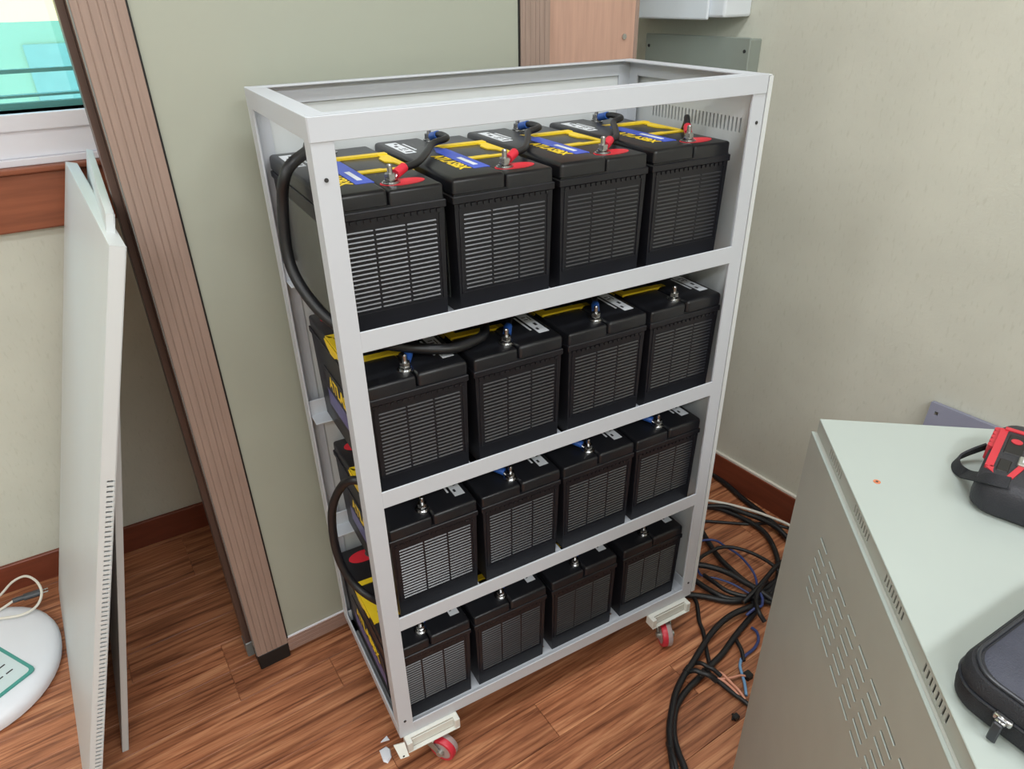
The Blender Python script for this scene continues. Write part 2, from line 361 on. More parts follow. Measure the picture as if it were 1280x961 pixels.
# right side panel with a row of vent slots, fixed outside the frame
sl = [(.052+i*.0095, .0555+i*.0095, 1.068, 1.092) for i in range(26)]
SPM = frame4((W_+.0125, .004, B0+.008), (0,1,0), (-1,0,0), (0,0,1))
sp = plate(D_-.004, H_-.01, .0015, sl).build('side_panel', 'panel_white', rack, False, SPM)
MB().box(W_+.0020, W_+.0109, -.001, .0015, B0+.008, ZT-.004).box(W_+.0020, W_+.0109, D_-.003, D_, B0+.008, ZT-.004).box(W_+.002, W_+.0109, .002, D_-.004, ZT-.0035, ZT-.002).build('panel_edge', 'panel_white', sp, False, SPM.inverted())
MB().box(W_+.0260, W_+.0270, .040, .325, 1.160, 1.216).box(W_+.0126, W_+.0260, .040, .041, 1.160, 1.216).box(W_+.0126, W_+.0260, .324, .325, 1.160, 1.216).box(W_+.0126, W_+.0260, .041, .324, 1.160, 1.161).box(W_+.0126, W_+.0260, .041, .324, 1.215, 1.216).build('slot_shade_box', 'panel_white', sp, False, SPM.inverted())  # unseen closed box added behind the slots so they read dark
# casters
def caster(px, py, ang, tilt_side):
    br = MB().box(px-.056, px+.056, py-.022, py+.045, .0960, .0993).box(px-.0558, px+.0558, py-.0245, py-.0222, .0735, .0957, .0006, 1)
    br.box(px-.058, px-.046, py-.033, py-.008, .0728, .0985, .001, 1).box(px+.046, px+.058, py-.033, py-.008, .0728, .0985, .001, 1).box(px-.057, px+.057, py-.0338, py-.0247, .0715, .0738, .0006, 1)
    b = br.build('caster_bracket', 'caster_white', rack)
    Mx = T(px, py, 0, ang)
    MB().box(-.026, .026, -.026, .026, .066, .0715, .003, 2).lathe([(.0, .066), (.020, .066), (.022, .060), (.019, .056), (0, .056)]).build('swivel', 'zinc', b, True, Mx)
    fk = MB()
    for s in (-1, 1):
        fk.hexa([(-.018, s*.0155, .058), (.014, s*.0155, .058), (.042, s*.0155, .023), (.026, s*.0155, .023)], [(-.018, s*.0175, .058), (.014, s*.0175, .058), (.042, s*.0175, .023), (.026, s*.0175, .023)])
    fk.box(-.02, .016, -.0175, .0175, .056, .059, .001, 1).cyl((.034, -.0215, .029), .007, .043, 'y', 12).build('fork', 'zinc', b, True, Mx)
    MB().lathe([(.007, -.012), (.0214, -.012), (.0214, .012), (.007, .012), (.007, -.012)], 30, 'y', (.034, 0, .029)).build('wheel_core', 'wheel_tyre', b, True, Mx)
    MB().lathe([(.0215, .0005), (.029, .0005), (.029, .009), (.027, .0122), (.0215, .0125), (.0215, .0005)], 32, 'y', (.034, 0, .029)).build('tyre', 'wheel_tyre', b, True, Mx)
    MB().lathe([(.0215, -.0125), (.027, -.0122), (.029, -.009), (.029, .0003), (.0215, .0003), (.0215, -.0125)], 32, 'y', (.034, 0, .029)).build('tyre', 'wheel_red', b, True, Mx)
caster(.064, .014, math.radians(-55), 1); caster(.685, .012, math.radians(-113), 1); caster(.075, .315, math.radians(100), 1); caster(.69, .315, math.radians(60), 1)
tb = MB().hexa([(-.018, -.006, .098), (.003, -.012, .100), (.004, -.030, .079), (-.013, -.026, .077)], [(-.018, -.003, .096), (.003, -.009, .098), (.004, -.027, .077), (-.013, -.023, .075)]).build('corner_tab', 'caster_white', rack)
MB().cyl((-.006, -.0268, .081), .0022, .001, 'y', 8).build('screw_dot', 'dark_steel', tb)  # dark disc colours in the shaded hole of the tab

# ------------------------------------------------------------------ batteries
BWd, BL, BH = .173, .328, .212
def uv(u, v): return ((u-.5)*BWd, (v-.5)*BL)
def make_battery():
    t = thing('battery', 'black battery', 'battery')
    m = MB(); a0, b0, a1, b1 = .0795, .157, .083, .1605
    m.hexa([(-a0,-b0,0),(a0,-b0,0),(a0,b0,0),(-a0,b0,0)], [(-a1,-b1,.176),(a1,-b1,.176),(a1,b1,.176),(-a1,b1,.176)])
    m.box(-.0858, .0858, -.1632, .1632, .1755, .1865, .0012, 1)
    for s in (-1, 1):
        for i in range(16): m.box(-.076+i*.0098, -.0700+i*.0098, min(s*.1592, s*.1626), max(s*.1592, s*.1626), .1700, .1750)
        for xx in (-.0765, .0735):
            m.hexa([(xx,s*.1560,.038),(xx+.003,s*.1560,.038),(xx+.003,s*.1600,.038),(xx,s*.1600,.038)], [(xx,s*.159,.168),(xx+.003,s*.159,.168),(xx+.003,s*.1618,.168),(xx,s*.1618,.168)])
        m.box(-.0765, .0765, min(s*.156, s*.1596), max(s*.156, s*.1592), .0370, .0390)
    m.build('case', 'black_plastic', t)
    r = MB()
    for s in (-1, 1):
        for i in range(18):
            z = .0435+i*.0067; yb = .157+.0035*z/.176
            for xa, xb in ((-.0690, -.0250), (-.0215, .0215), (.0250, .0690)):
                ya, yc = s*(yb-.001), s*(yb+.0016)
                r.hexa([(xa,ya,z),(xb,ya,z),(xb,ya,z+.0032),(xa,ya,z+.0032)], [(xa,yc,z),(xb,yc,z),(xb,yc,z+.0006),(xa,yc,z+.0006)])
    tag(r.build('ribs', 'rib_plastic', t), kind='stuff')
    top = lambda e: not (abs(e.verts[0].co.z-e.verts[1].co.z) < 1e-5 and e.verts[0].co.z < .198)
    MB().box(-.0830, .0830, -.1598, .1598, .184, .1890).box(-.0760, -.0060, -.1520, .1520, .1885, .1960).box(.0024, .0838, -.1612, .1612, .1865, .2085, .005, 3, top).build('cover', 'cover_plastic', t, True)
    MB().box(-.0852, .0005, -.1632, .1632, .1905, .2120, .0065, 3, top).build('cover_pad', 'cover_plastic', t, True)
    # yellow carry handle: loop lying on the top with a hook over the side
    z0, z1 = .2075, .2105; h = MB()
    def pp(l): return [uv(*q) for q in l]
    h.prism(pp([(.985, .68), (.985, .725), (.62, .73), (.40, .745), (.40, .700), (.60, .69)]), z0, z1+.0015)
    h.prism(pp([(.985, .725), (.89, .725), (.89, .64), (.85, .61), (.85, .53), (.91, .49), (.93, .38), (.985, .345)]), z0, z1)
    h.prism(pp([(.985, .345), (.96, .385), (.74, .388), (.72, .402), (.51, .402), (.51, .355), (.70, .35)]), z0, z1)
    hd = h.build('handle', 'yellow', t)
    h = MB(); x0, x1 = .0840, .0862
    pts = [(-.052, .206), (.050, .206), (.046, .200), (.020, .198), (.004, .190), (-.020, .189), (-.040, .198)]
    n = len(pts); h.raw([(x0, y, z) for y, z in pts]+[(x1, y, z) for y, z in pts], [tuple(range(n)), tuple(range(n, 2*n))[::-1]]+[(i, (i+1)%n, n+(i+1)%n, n+i) for i in range(n)])
    h.build('handle_hook', 'yellow', hd)
    zl = .2120
    def slab(name, pts, ma, par=t, z=zl, th=.0006): return MB().prism(pp(pts), z-.001, z+th).build(name, ma, par)
    bl = slab('blue_label', [(.335, .14), (.490, .14), (.490, .62), (.40, .66), (.335, .56)], 'blue_label')
    slab('white_stripe', [(.385, .20), (.43, .20), (.43, .38), (.385, .38)], 'white_label', bl, zl+.0006)
    tx = link('lettering', TXT_TOP, t); tx.matrix_local = T(*uv(.265, .32), zl+.0002, math.radians(-90))
    wl = slab('rating_label', [(.07, .62), (.185, .62), (.185, .91), (.07, .91)], 'white_label')
    for q in ((.095, .64, .165, .655), (.095, .70, .105, .75), (.12, .70, .165, .708), (.12, .73, .165, .738), (.10, .79, .13, .82), (.14, .85, .165, .875)):
        slab('print', [(q[0], q[1]), (q[2], q[1]), (q[2], q[3]), (q[0], q[3])], 'dark_print', wl, zl+.0006, .0003)
    slab('small_label', [(.215, .68), (.235, .68), (.235, .86), (.215, .86)], 'white_label')
    # terminals
    def stud(u, v):
        x, y = uv(u, v); s = MB().cyl((x, y, .208), .0040, .0255, 'z', 12).cyl((x, y, .2335), .0040, .0015, 'z', 12, .0025).build('terminal_stud', 'steel', t, True)
        MB().cyl((x, y, .208), .0135, .0025, 'z', 24).cyl((x, y, .2105), .0105, .002, 'z', 20).build('washer', 'steel', s, True)
        MB().cyl((x, y, .2150), .0084, .0075, 'z', 6).build('nut', 'steel', s)
    stud(*POS); stud(*NEG)
    MB().raw([], []).prism([((.72-.5)*BWd+.033*math.cos(a), (POS[1]-.5)*BL+.0185*math.sin(a)) for a in [i*math.pi/14 for i in range(28)]], .207, .2092).build('polarity_mark', 'red_mark', t)
    # side reflection sheet and side label
    gs = MB().box(-.0832, -.0805, -.125, .125, .02, .162, .0008, 1).build('reflection_sheet', 'gloss_side', t)  # lighter grey put in for the partition's reflection on this side
    sd = MB().hexa([(.0790,-.10,.038),(.0790,.10,.038),(.0790,.10,.132),(.0790,-.10,.132)], [(.0822,-.10,.038),(.0822,.10,.038),(.0838,.10,.132),(.0838,-.10,.132)]).build('side_label', 'tape_black', t)
    MB().hexa([(.080,-.098,.050),(.080,.098,.050),(.080,.098,.086),(.080,-.098,.086)], [(.0826,-.098,.050),(.0826,.098,.050),(.0832,.098,.086),(.0832,-.098,.086)]).build('violet_band', 'violet_label', sd)
    tx = link('lettering', TXT_SIDE, sd); tx.matrix_local = frame4((.0838, 0, .108), (0,1,0), (.02,0,1), (1,0,0))
    return t
POS, NEG = (.62, .125), (.55, .905)
TXT_TOP = text_mesh('ATLASBX', .026, .0005); TXT_TOP.materials.append(M['yellow'])
TXT_SIDE = text_mesh('ATLASBX', .036, .0005); TXT_SIDE.materials.append(M['yellow'])
XS = [[.013, .195, .376, .557], [.028, .209, .391, .571], [.034, .213, .390, .567], [.005, .184, .368, .557]]
ZB = [.9612, .6792, .3942, .1032]
YF = [.030, .018, .022, .022]
RN = ['top shelf', 'second shelf down', 'third shelf down', 'lowest shelf']
ON = ['first', 'second', 'third', 'last']
bat = {}
proto = None
for r in range(4):
    for i in range(4):
        if proto is None: o = proto = make_battery()
        else: o = copy_tree(proto)
        o.location = (XS[r][i]+BWd/2+.001, YF[r]+BL/2, ZB[r]); o.rotation_euler = (0, 0, 0 if r == 0 else math.pi)
        tag(o, 'black lead battery on rack %s, %s from the open side hung with cables' % (RN[r], ON[i]) if i < 3 else 'black lead battery on rack %s, next to the vented side panel' % RN[r], 'battery', 'batteries in the rack')
        if r: o['label'] = o['label'].replace('black lead battery', 'black battery')
        bat[r, i] = o
def term(r, i, which):
    u, v = POS if which == 'p' else NEG; x, y = uv(u, v)
    if r: x, y = -x, -y
    return Vector((XS[r][i]+BWd/2+.001+x, YF[r]+BL/2+y, ZB[r]))
def jumper(name, label, A, colA, B, colB, pts, r=.0055, dirA=None, dirB=None, cable='cable_black', group=None):
    """cable from terminal A to terminal B through pts; sleeves and ring lugs at both ends"""
    t = thing(name, label, 'cable', tuple(A if A is not None else pts[0]), 0, group); off = Vector(t.location)
    path = list(pts)
    for end, pos, col in ((0, A, colA), (1, B, colB)):
        if pos is None: continue
        P = pos+Vector((0, 0, .2148)); nx = Vector(path[0] if end == 0 else path[-1]); d = (nx-P); d.z *= .35; d.normalize()
        s0 = P+d*.012+Vector((0,0,.003)); s1 = P+d*.036+Vector((0,0,.007))
        if end == 0: path = [s1-d*.004]+path
        else: path = path+[s1-d*.004]
        b = MB().cyl(P-off-Vector((0,0,.0012)), .0085, .0022, 'z', 20).tube([P+d*.006-off, s0-off], .0045, 8, 0, .4).build('ring_lug', 'steel', t, True)
        MB().tube([s0-off, s1-off], .0072, 10, 0).build('sleeve', col, t, True)
    MB().tube([Vector(p)-off for p in path], r, 10, 6).build('wire', cable, t, True)
    return t
for i in range(3):
    A, B = term(0, i, 'p'), term(0, i+1, 'n')
    mid = [A+Vector((.058, .042, .2225)), A+Vector((.098, .098, .2240)), A+Vector((.128, .145, .2260)), B+Vector((-.006, -.088, .2275)), B+Vector((.002, -.050, .2270))]
    jumper('jumper_cable', 'short black jumper between %s and %s batteries of the rack top shelf' % (ON[i], ('second', 'third', 'last')[i]), A, 'red_sleeve', B, 'blue_sleeve', mid, group='top shelf jumper cables')
    bat_gap = None
for r, step in ((1, 1), (2, -1), (3, 1)):
    for i in range(3):
        a, b = (i, i+1) if step == 1 else (i+1, i)
        A, B = term(r, a, 'n'), term(r, b, 'p')
        d = B-A
        mid = [A+d*.28+Vector((0, .0, .222)), A+d*.55+Vector((0, 0, .226)), A+d*.78+Vector((0, 0, .222))]
        jumper('jumper_cable', 'black jumper joining %s and %s batteries on rack %s' % (ON[min(a, b)], ('second', 'third', 'last')[min(a, b)], RN[r]), A, 'blue_sleeve', B, 'red_sleeve', mid, group='jumper cables under the shelves')
A = term(0, 3, 'p')
jumper('link_cable', 'black cable with red lug bending down beside the vented side panel', A, 'red_sleeve', None, None, [A+Vector((.036, .048, .238)), A+Vector((.060, .075, .222)), Vector((.746, .19, 1.12)), Vector((.7462, .2, .98)), Vector((.748, .22, .93))])
A = term(0, 0, 'n')
loop1 = [Vector((.062, .262, 1.197)), onY(385, 188, .20), onY(362, 213, .16)+Vector((-.004,0,0)), onY(357, 260, .17)+Vector((-.004,0,0)), onY(368, 330, .16)+Vector((-.006,0,0)), onY(396, 380, .11)+Vector((-.004,0,0)), onY(428, 412, .07), Vector((.052, .07, .945)), onZ(500, 433, .918), onZ(560, 436, .906), onZ(592, 426, .904), onZ(606, 412, .904), Vector((.31, .2, .906))]
jumper('link_cable', 'thick black cable hanging outside the rack from top shelf to second shelf', A, 'blue_sleeve', None, None, loop1, .0085)
loop2 = [Vector((.12, .13, .632)), Vector((.055, .10, .645)), onY(445, 600, .10), onY(427, 608, .13), onY(415, 640, .15), onY(421, 690, .15), onY(440, 727, .13), onY(470, 750, .10), Vector((.06, .13, .326)), Vector((.09, .18, .326))]
jumper('link_cable', 'thick black cable looping outside the rack between third and lowest shelves', None, None, None, None, loop2, .0078)

# ------------------------------------------------------------------ partitions behind the rack
PAng = math.radians(5)
part = thing('office_partition', 'grey-green office partition with grooved brown frame standing behind the rack', 'partition', (-.208, .397, 0), PAng)
PW, PH, PT, SW = .845, 1.78, .045, .073
def stile(x0, gm):
    m = MB(); gr = [0, .011, .0235, .036, .046, .0585, SW]
    for a, b in zip(gr[:-1], gr[1:]): m.box(x0+a+.0004, x0+b-.0004, 0, .01, .046, PH, .0008, 1)
    m.box(x0+.001, x0+SW-.001, .0012, PT-.001, .046, PH-.001); return m.build('stile', 'stile_wood', part)
st = stile(0, None); stile(PW-SW, None)
for x0 in (0, PW-SW): MB().box(x0+.0005, x0+SW-.0005, .0005, PT, 0, .046, .002, 1).build('foot_cap', 'black_rubber', part)
m = MB()
for a, b in ((.016, .026), (.0265, .038), (.0385, .050), (.0505, .058)): m.box(SW, PW-SW, .001, .008, a, b, .0006, 1)
m.box(SW, PW-SW, .004, PT-.004, .0165, .0575); m.build('bottom_rail', 'rail_wood', part)
MB().box(SW, PW-SW, .001, PT-.001, PH-.06, PH, .001, 1).build('top_rail', 'rail_wood', part)
MB().box(SW+.0025, PW-SW-.0025, .006, PT-.006, .061, PH-.06).build('infill_panel', 'partition_green', part)
MB().box(SW-.0005, SW+.003, .0035, PT-.004, .058, PH-.06).box(PW-SW-.003, PW-SW+.0005, .0035, PT-.004, .058, PH-.06).build('gasket', 'black_rubber', part)
MB().box(-.0015, .0002, .0015, .0040, .05, PH).build('edge_strip', 'grey_metal', part)  # thin strip added as the bright highlight line along the stile edge
MB().box(SW+.003, PW-SW-.003, .003, .008, .058, .0615).build('edge_strip', 'frame_white', part)
p2 = thing('wood_partition', 'wood-faced partition with dark brown edge behind the grey-green one', 'partition', (-.2245, .449, 0), PAng)
P2W = 1.152
MB().box(.03, P2W-.012, 0, .04, .05, 1.8, .002, 1).build('board', 'board_wood', p2)
MB().box(0, .012, .004, .036, .0, 1.8, .001, 1).box(.012, .03, .001, .014, .05, 1.8).box(.012, .03, .026, .039, .05, 1.8).build('edge_profile', 'dark_brown', p2)
MB().box(-.002, .030, .002, .038, .0, .045, .002, 1).build('foot_cap', 'grey_metal', p2)
MB().box(P2W-.012, P2W, .0, .04, .0, 1.8, .002, 1).build('edge_profile', 'stile_wood', p2)
MB().cyl((P2W-.045, -.003, 1.305), .006, .003, 'y', 16).build('screw_cap', 'steel', p2, True)
MB().box(.02, P2W-.01, .004, .036, .0, .05).build('plinth', 'dark_brown', p2)

# ------------------------------------------------------------------ white cabinet panels leaning against the partition
def leaning(name, label, FB, NB, NT, fl, slots):
    FB, NB, NT = Vector(FB), Vector(NB), Vector(NT)
    ax = (FB-NB); wl_ = ax.length; ax.normalize(); az = (NT-NB); az = az-ax*az.dot(ax); hl = az.length; az.normalize(); ay = az.cross(ax)   # ay points from face to inside
    if ay.x < 0: ay = -ay
    t = thing(name, label, 'metal panel', tuple(NB)); base = frame4((0,0,0), ax, ay, az)
    t.matrix_world = Matrix.Translation(NB) @ base
    MB().box(0, wl_, 0, .0015, 0, hl, .0006, 1).build('face_sheet', 'panel_white', t)
    fm = plate(fl, hl, .0015, slots(fl, hl)); fm.build('slotted_flange' if slots(fl, hl) else 'flange', 'panel_white', t, False, frame4((.0, .0005, 0), (0,1,0), (1,0,0), (0,0,1)))
    MB().box(wl_-.0015, wl_, .001, fl, 0, hl).build('flange', 'panel_white', t)
    MB().box(0, wl_, .001, fl, hl-.0015, hl, .0005, 1).build('flange', 'panel_white', t); MB().box(0, wl_, .001, fl, 0, .0015).build('flange', 'panel_white', t)
    MB().box(0, .0015, fl-.001, fl+.0, 0, hl).box(.0015, .014, fl-.0015, fl, 0, hl).box(.0, wl_, fl-.0015, fl, hl-.014, hl).build('return_lip', 'panel_white', t)
    if slots(fl, hl): MB().box(.0130, .0140, .0015, fl-.0016, .002, .78).box(.0017, .0130, fl-.0030, fl-.0018, .002, .78).build('slot_shade_fold', 'panel_white', t)  # unseen fold added behind the slots to keep them in shade
    return t
def sA(fl, hl): return [(fl*.42, fl*.42+.0115, .012+i*.0098, .0158+i*.0098) for i in range(76)]
leaning('cabinet_panel', 'white folded sheet-metal panel with slotted edge, outer of the leaning pair', (-.633, .945, 0), (-.580, .235, 0), (-.244, .235, 1.092), .022, sA)
leaning('cabinet_panel', 'white folded sheet-metal panel without slots, wedged behind the slotted one', (-.524, .930, 0), (-.512, .335, 0), (-.2400, .335, 1.118), .012, lambda a, b: [])

# ------------------------------------------------------------------ things on the walls
def on_wall(s, z): return CORN + RWd*s + Vector((0, 0, z))
gb = thing('junction_box', 'grey metal wall box under the white box on the cream wall', 'electrical box', on_wall(.24, 0)); gb.matrix_world = frame4(on_wall(0, 0), RWd, Vector((-RWd.y, RWd.x, 0)), (0,0,1))
MB().box(.25, .588, -.045, .0, 1.10, 1.288, .003).build('body', 'box_grey', gb); MB().box(.246, .592, -.05, -.045, 1.096, 1.292, .002, 1).build('door', 'box_grey', gb)
for x in (.26, .578): MB().cyl((x, -.0515, 1.262), .004, .002, 'y', 10).build('screw_dot', 'dark_print', gb)
wx = thing('wall_box', 'white wall-mounted box above the grey junction box', 'electrical box', on_wall(.2, 1.33)); wx.matrix_world = gb.matrix_world.copy()
MB().box(.185, .545, -.10, 0, 1.335, 1.62, .006).build('body', 'box_white', wx); MB().box(.18, .50, -.108, -.10, 1.330, 1.625, .004).build('door', 'box_white', wx)
pl = thing('metal_plate', 'lavender-grey metal plate with a hole, leaning on the wall behind the grey cabinet', 'metal panel', (0,0,0))
nw = Vector((-RWd.y, RWd.x, 0))          # into the wall
if nw.x < 0: nw = -nw
a_ = onZ(1170, 497, .55); s0 = (a_-CORN).dot(RWd)
s0 = 1.205
zt_ = .555; top = on_wall(s0, zt_)-nw*.016; up_ = (Vector((0,0,zt_))+nw*.07).normalized(); org = top-up_*(zt_/up_.z)
pl.matrix_world = frame4(org, RWd, up_.cross(RWd)*-1, up_)
hl = zt_/up_.z
pm = plate(.34, hl, .002, [(.014, .022, hl-.026, hl-.018)]).build('sheet', 'lavender_plate', pl)
sgn = 1 if (pl.matrix_world.to_3x3() @ Vector((0,1,0))).dot(nw) > 0 else -1
MB().box(0, .34, min(0, sgn*.012), max(0, sgn*.012), hl-.002, hl).build('top_flange', 'lavender_plate', pl)

# ------------------------------------------------------------------ grey cabinet at the right
ZC = .88
CP = Vector((.548, -.368, 0)); E1 = Vector((-.60856, -.79351, 0)); E2 = Vector((.79351, -.60856, 0))
cab = thing('equipment_cabinet', 'grey steel equipment cabinet with pale green lid and vent slits', 'cabinet', tuple(CP)); cab.matrix_world = frame4(CP, E1, E2, (0,0,1))
CL, CW, CBZ = .72, .56, .858      # length along left edge, width, height of body
slits = []
for k in range(6):
    for j in range(11):
        s = .126-.0018*k+j*.0432+(.004 if k % 2 else 0); slits.append((s, s+.031, .7755-k*.0185, .7775-k*.0185))
MBs = plate(CL, CBZ, .0015, slits); MBs.build('side_panel', 'cabinet_grey', cab, False, frame4((0, -.0035, 0), (1,0,0), (0,1,0), (0,0,1)))
lm = None
for s0_, s1_, za, zb in slits:
    if lm is None:
        o = MB().hexa([(0, -.0034, .0000), (.031, -.0034, .0000), (.031, -.0022, .0000), (0, -.0022, .0000)], [(.0005, -.0046, -.0006), (.0305, -.0046, -.0006), (.0305, -.0034, -.0014), (.0005, -.0034, -.0014)]).build('louver', 'lid_green', cab); lm = o.data
    else: o = link('louver', lm, cab)
    o.location = (s0_, 0, za)
MB().box(0, CL, -.0038, .0004, CBZ-.0015, CBZ+.001, .0006, 1).build('top_edge', 'lid_green', cab)
MB().box(0, .0015, -.0020, CW, 0, CBZ).box(CL-.0015, CL, -.002, CW, 0, CBZ).box(.0015, CL-.0015, CW-.0015, CW, 0, CBZ).box(.0015, CL-.0015, -.001, CW-.0015, .02, .022).build('body', 'cabinet_grey', cab)
MB().box(.0015, CL-.0015, .0005, .0052, CBZ-.0025, CBZ-.0005).build('ledge', 'cabinet_grey', cab)
ls = []
for g0 in (.064, .178, .290, .400, .512, .62):
    for j in range(8): ls.append((g0+j*.0072, g0+j*.0072+.0032, .0045, .0165))
ls = [q for q in ls if q[1] < CL-.01]
lid = plate(CL, ZC-CBZ-.0005, .0012, ls).build('lid_strip', 'cabinet_grey', cab, False, frame4((0, .004, CBZ), (1,0,0), (0,1,0), (0,0,1)))
MB().box(0, CL, .0035, CW, ZC-.0015, ZC, .0007, 1).box(0, .0015, .005, CW, CBZ, ZC-.001).box(CL-.0015, CL, .005, CW, CBZ, ZC-.001).build('lid_top', 'lid_green', cab)
MB().cyl((.139, .0375, ZC), .0042, .0004, 'z', 18).build('rust_spot', 'rust', cab); MB().cyl((.139, .0375, ZC+.0003), .0016, .0005, 'z', 10).build('screw_dot', 'dark_brown', cab)  # brown disc colours in the dark screw hole inside the rust

# pouch on the cabinet
def cabp(e1, e2, z=0): return CP+E1*e1+E2*e2+Vector((0, 0, ZC+z))
bgA = (E1*-.62+E2*.78).normalized(); bgB = (E1*.78+E2*.62).normalized()
bag = thing('zip_pouch', 'black zippered fabric pouch lying on the pale cabinet lid', 'pouch'); bag.matrix_world = frame4(cabp(.434, -.001), bgB, bgA, (0,0,1))
bp_ = rrect(0, .15, 0, .21, .030, 8)
def ring(pts, k, z, cx=.075, cy=.105): return [((p[0]-cx)*(1-k/.075)+cx, (p[1]-cy)*(1-k/.105)+cy, z) for p in pts]
def loft(rings):
    m = MB(); n = len(rings[0]); v = [p for r_ in rings for p in r_]
    f = [(i*n+k, i*n+(k+1)%n, (i+1)*n+(k+1)%n, (i+1)*n+k) for i in range(len(rings)-1) for k in range(n)]+[tuple(range(n))[::-1], tuple(range((len(rings)-1)*n, len(rings)*n))]
    m.raw(v, f); return m
loft([ring(bp_, k, z) for k, z in ((.006, .0), (.001, .004), (0, .012), (.0005, .020), (.002, .021), (.002, .024), (.0005, .025), (.001, .033), (.004, .038), (.012, .0405), (.03, .042))]).build('body', 'bag_black', bag, True)
loft([ring(bp_, k, z) for k, z in ((.010, .0395), (.013, .0418), (.04, .0436))]).build('top_panel', 'bag_panel', bag, True)
pc = [Vector(p) for p in ring(bp_, .0075, .0402)]; MB().tube(pc+[pc[0]], .0017, 8, 1).build('piping', 'bag_piping', bag, True)
pc = [Vector(p) for p in ring(bp_, .0005, .0226)]; MB().tube(pc+[pc[0]], .0016, 6, 1).build('zipper', 'bag_piping', bag, True)
zp = MB().box(.042, .056, -.0045, .0005, .0195, .0255, .001, 1).box(.045, .053, -.008, -.0035, .021, .024, .001, 1).build('zipper_slider', 'steel', bag, True)
MB().box(.0455, .0525, -.010, -.0075, .0015, .0225, .001, 1).build('pull_tab', 'bag_piping', zp)

# tape measure on the cabinet
tc_ = (E1*.84-E2*.54).normalized(); td_ = (E1*.54+E2*.84).normalized()
tm = thing('tape_measure', 'black and red tape measure with wrist strap on the cabinet lid', 'tape measure'); tm.matrix_world = frame4(cabp(.040, .207), tc_, td_, (0,0,1))
ot = rrect(0, .165, 0, .10, .024, 6)
def ring2(k, z): return [((p[0]-.0825)*(1-k/.0825)+.0825, (p[1]-.05)*(1-k/.05)+.05, z) for p in ot]
loft([ring2(k, z) for k, z in ((.007, 0), (.001, .006), (0, .016), (.001, .034), (.006, .041), (.014, .0435))]).build('case', 'tape_black', tm, True)
def strip(m, a, b, wd, z0, z1):
    a, b = Vector(a), Vector(b); d = (b-a).normalized(); n = Vector((-d.y, d.x))*wd/2
    m.prism([tuple(a-n), tuple(b-n), tuple(b+n), tuple(a+n)], z0, z1); return m
m = MB(); pts = [(.030, .008), (.128, .008), (.142, .022), (.142, .030)]
for a, b in zip(pts[:-1], pts[1:]): strip(m, a, b, .008, .030, .0432)
strip(m, (.030, .008), (.030, .040), .007, .036, .0448); strip(m, (.030, .040), (.058, .040), .007, .040, .0450); strip(m, (.098, .040), (.142, .030), .006, .040, .0450)
m.build('red_bumper', 'tape_red', tm)
gm_ = None
for i in range(5):
    if gm_ is None: o = MB().cyl((0, 0, 0), .0055, .020, 'z', 10).build('grip_ridge', 'tape_red', tm, True); gm_ = o.data
    else: o = link('grip_ridge', gm_, tm)
    o.location = (.030+i*.0105, .003, .020)
MB().box(.040, .090, .014, .034, .040, .0446, .002, 1).box(.104, .134, .014, .028, .040, .0446, .002, 1).build('grip_inlay', 'black_rubber', tm)
MB().cyl((.058, .024, .044), .006, .0014, 'z', 16).build('button', 'tape_red', tm, True)
lg = MB().cyl((.066, .058, .043), .0115, .0016, 'z', 24).build('emblem', 'white_label', tm)
MB().box(.0585, .0615, .053, .063, .0446, .0450).box(.0645, .0675, .053, .063, .0446, .0450).box(.0705, .0735, .053, .063, .0446, .0450).build('emblem_marks', 'dark_print', lg)
cl = MB().box(.092, .112, .032, .060, .043, .0475, .001, 1).build('belt_clip', 'zinc', tm)
for i in range(5): MB().box(.098, .106, .036+i*.0046, .0375+i*.0046, .0475, .0479).build('clip_mark', 'white_label', cl)
tx = link('lettering', text_mesh('TAPE', .011, .0003), tm); tx.data.materials.append(M['tape_red']); tx.matrix_local = T(.128, .050, .0437, math.radians(90))
bpy.data.objects.remove(tx)
IM = tm.matrix_world.inverted()
sp_ = [(1262, 604, .050), (1236, 598, .044), (1218, 595, .028), (1206, 592, .012), (1196, 584, .007), (1196, 574, .008), (1210, 566, .014), (1232, 558, .022)]
sp_ = [onZ(u, v, ZC+z) for u, v, z in sp_]
q_ = spline([IM @ p for p in sp_], 6); m = MB(); v = []; f = []
for i, p in enumerate(q_):
    t_ = (q_[min(i+1, len(q_)-1)]-q_[max(i-1, 0)]).normalized(); hgt = Vector((0, 0, 1)); hgt = (hgt-t_*hgt.dot(t_)).normalized(); sd = t_.cross(hgt)
    a = .35 if i > 18 else .8
    wv = (hgt*math.cos(a)+sd*math.sin(a))*.0068; tv = wv.cross(t_).normalized()*.0012
    v += [p-wv-tv, p+wv-tv, p+wv+tv, p-wv+tv]
n = len(q_)
f = [(i*4+k, i*4+(k+1)%4, (i+1)*4+(k+1)%4, (i+1)*4+k) for i in range(n-1) for k in range(4)]+[(0,1,2,3), tuple(range(4*n-4, 4*n))]
m.raw(v, f).build('wrist_strap', 'bag_black', tm, True)

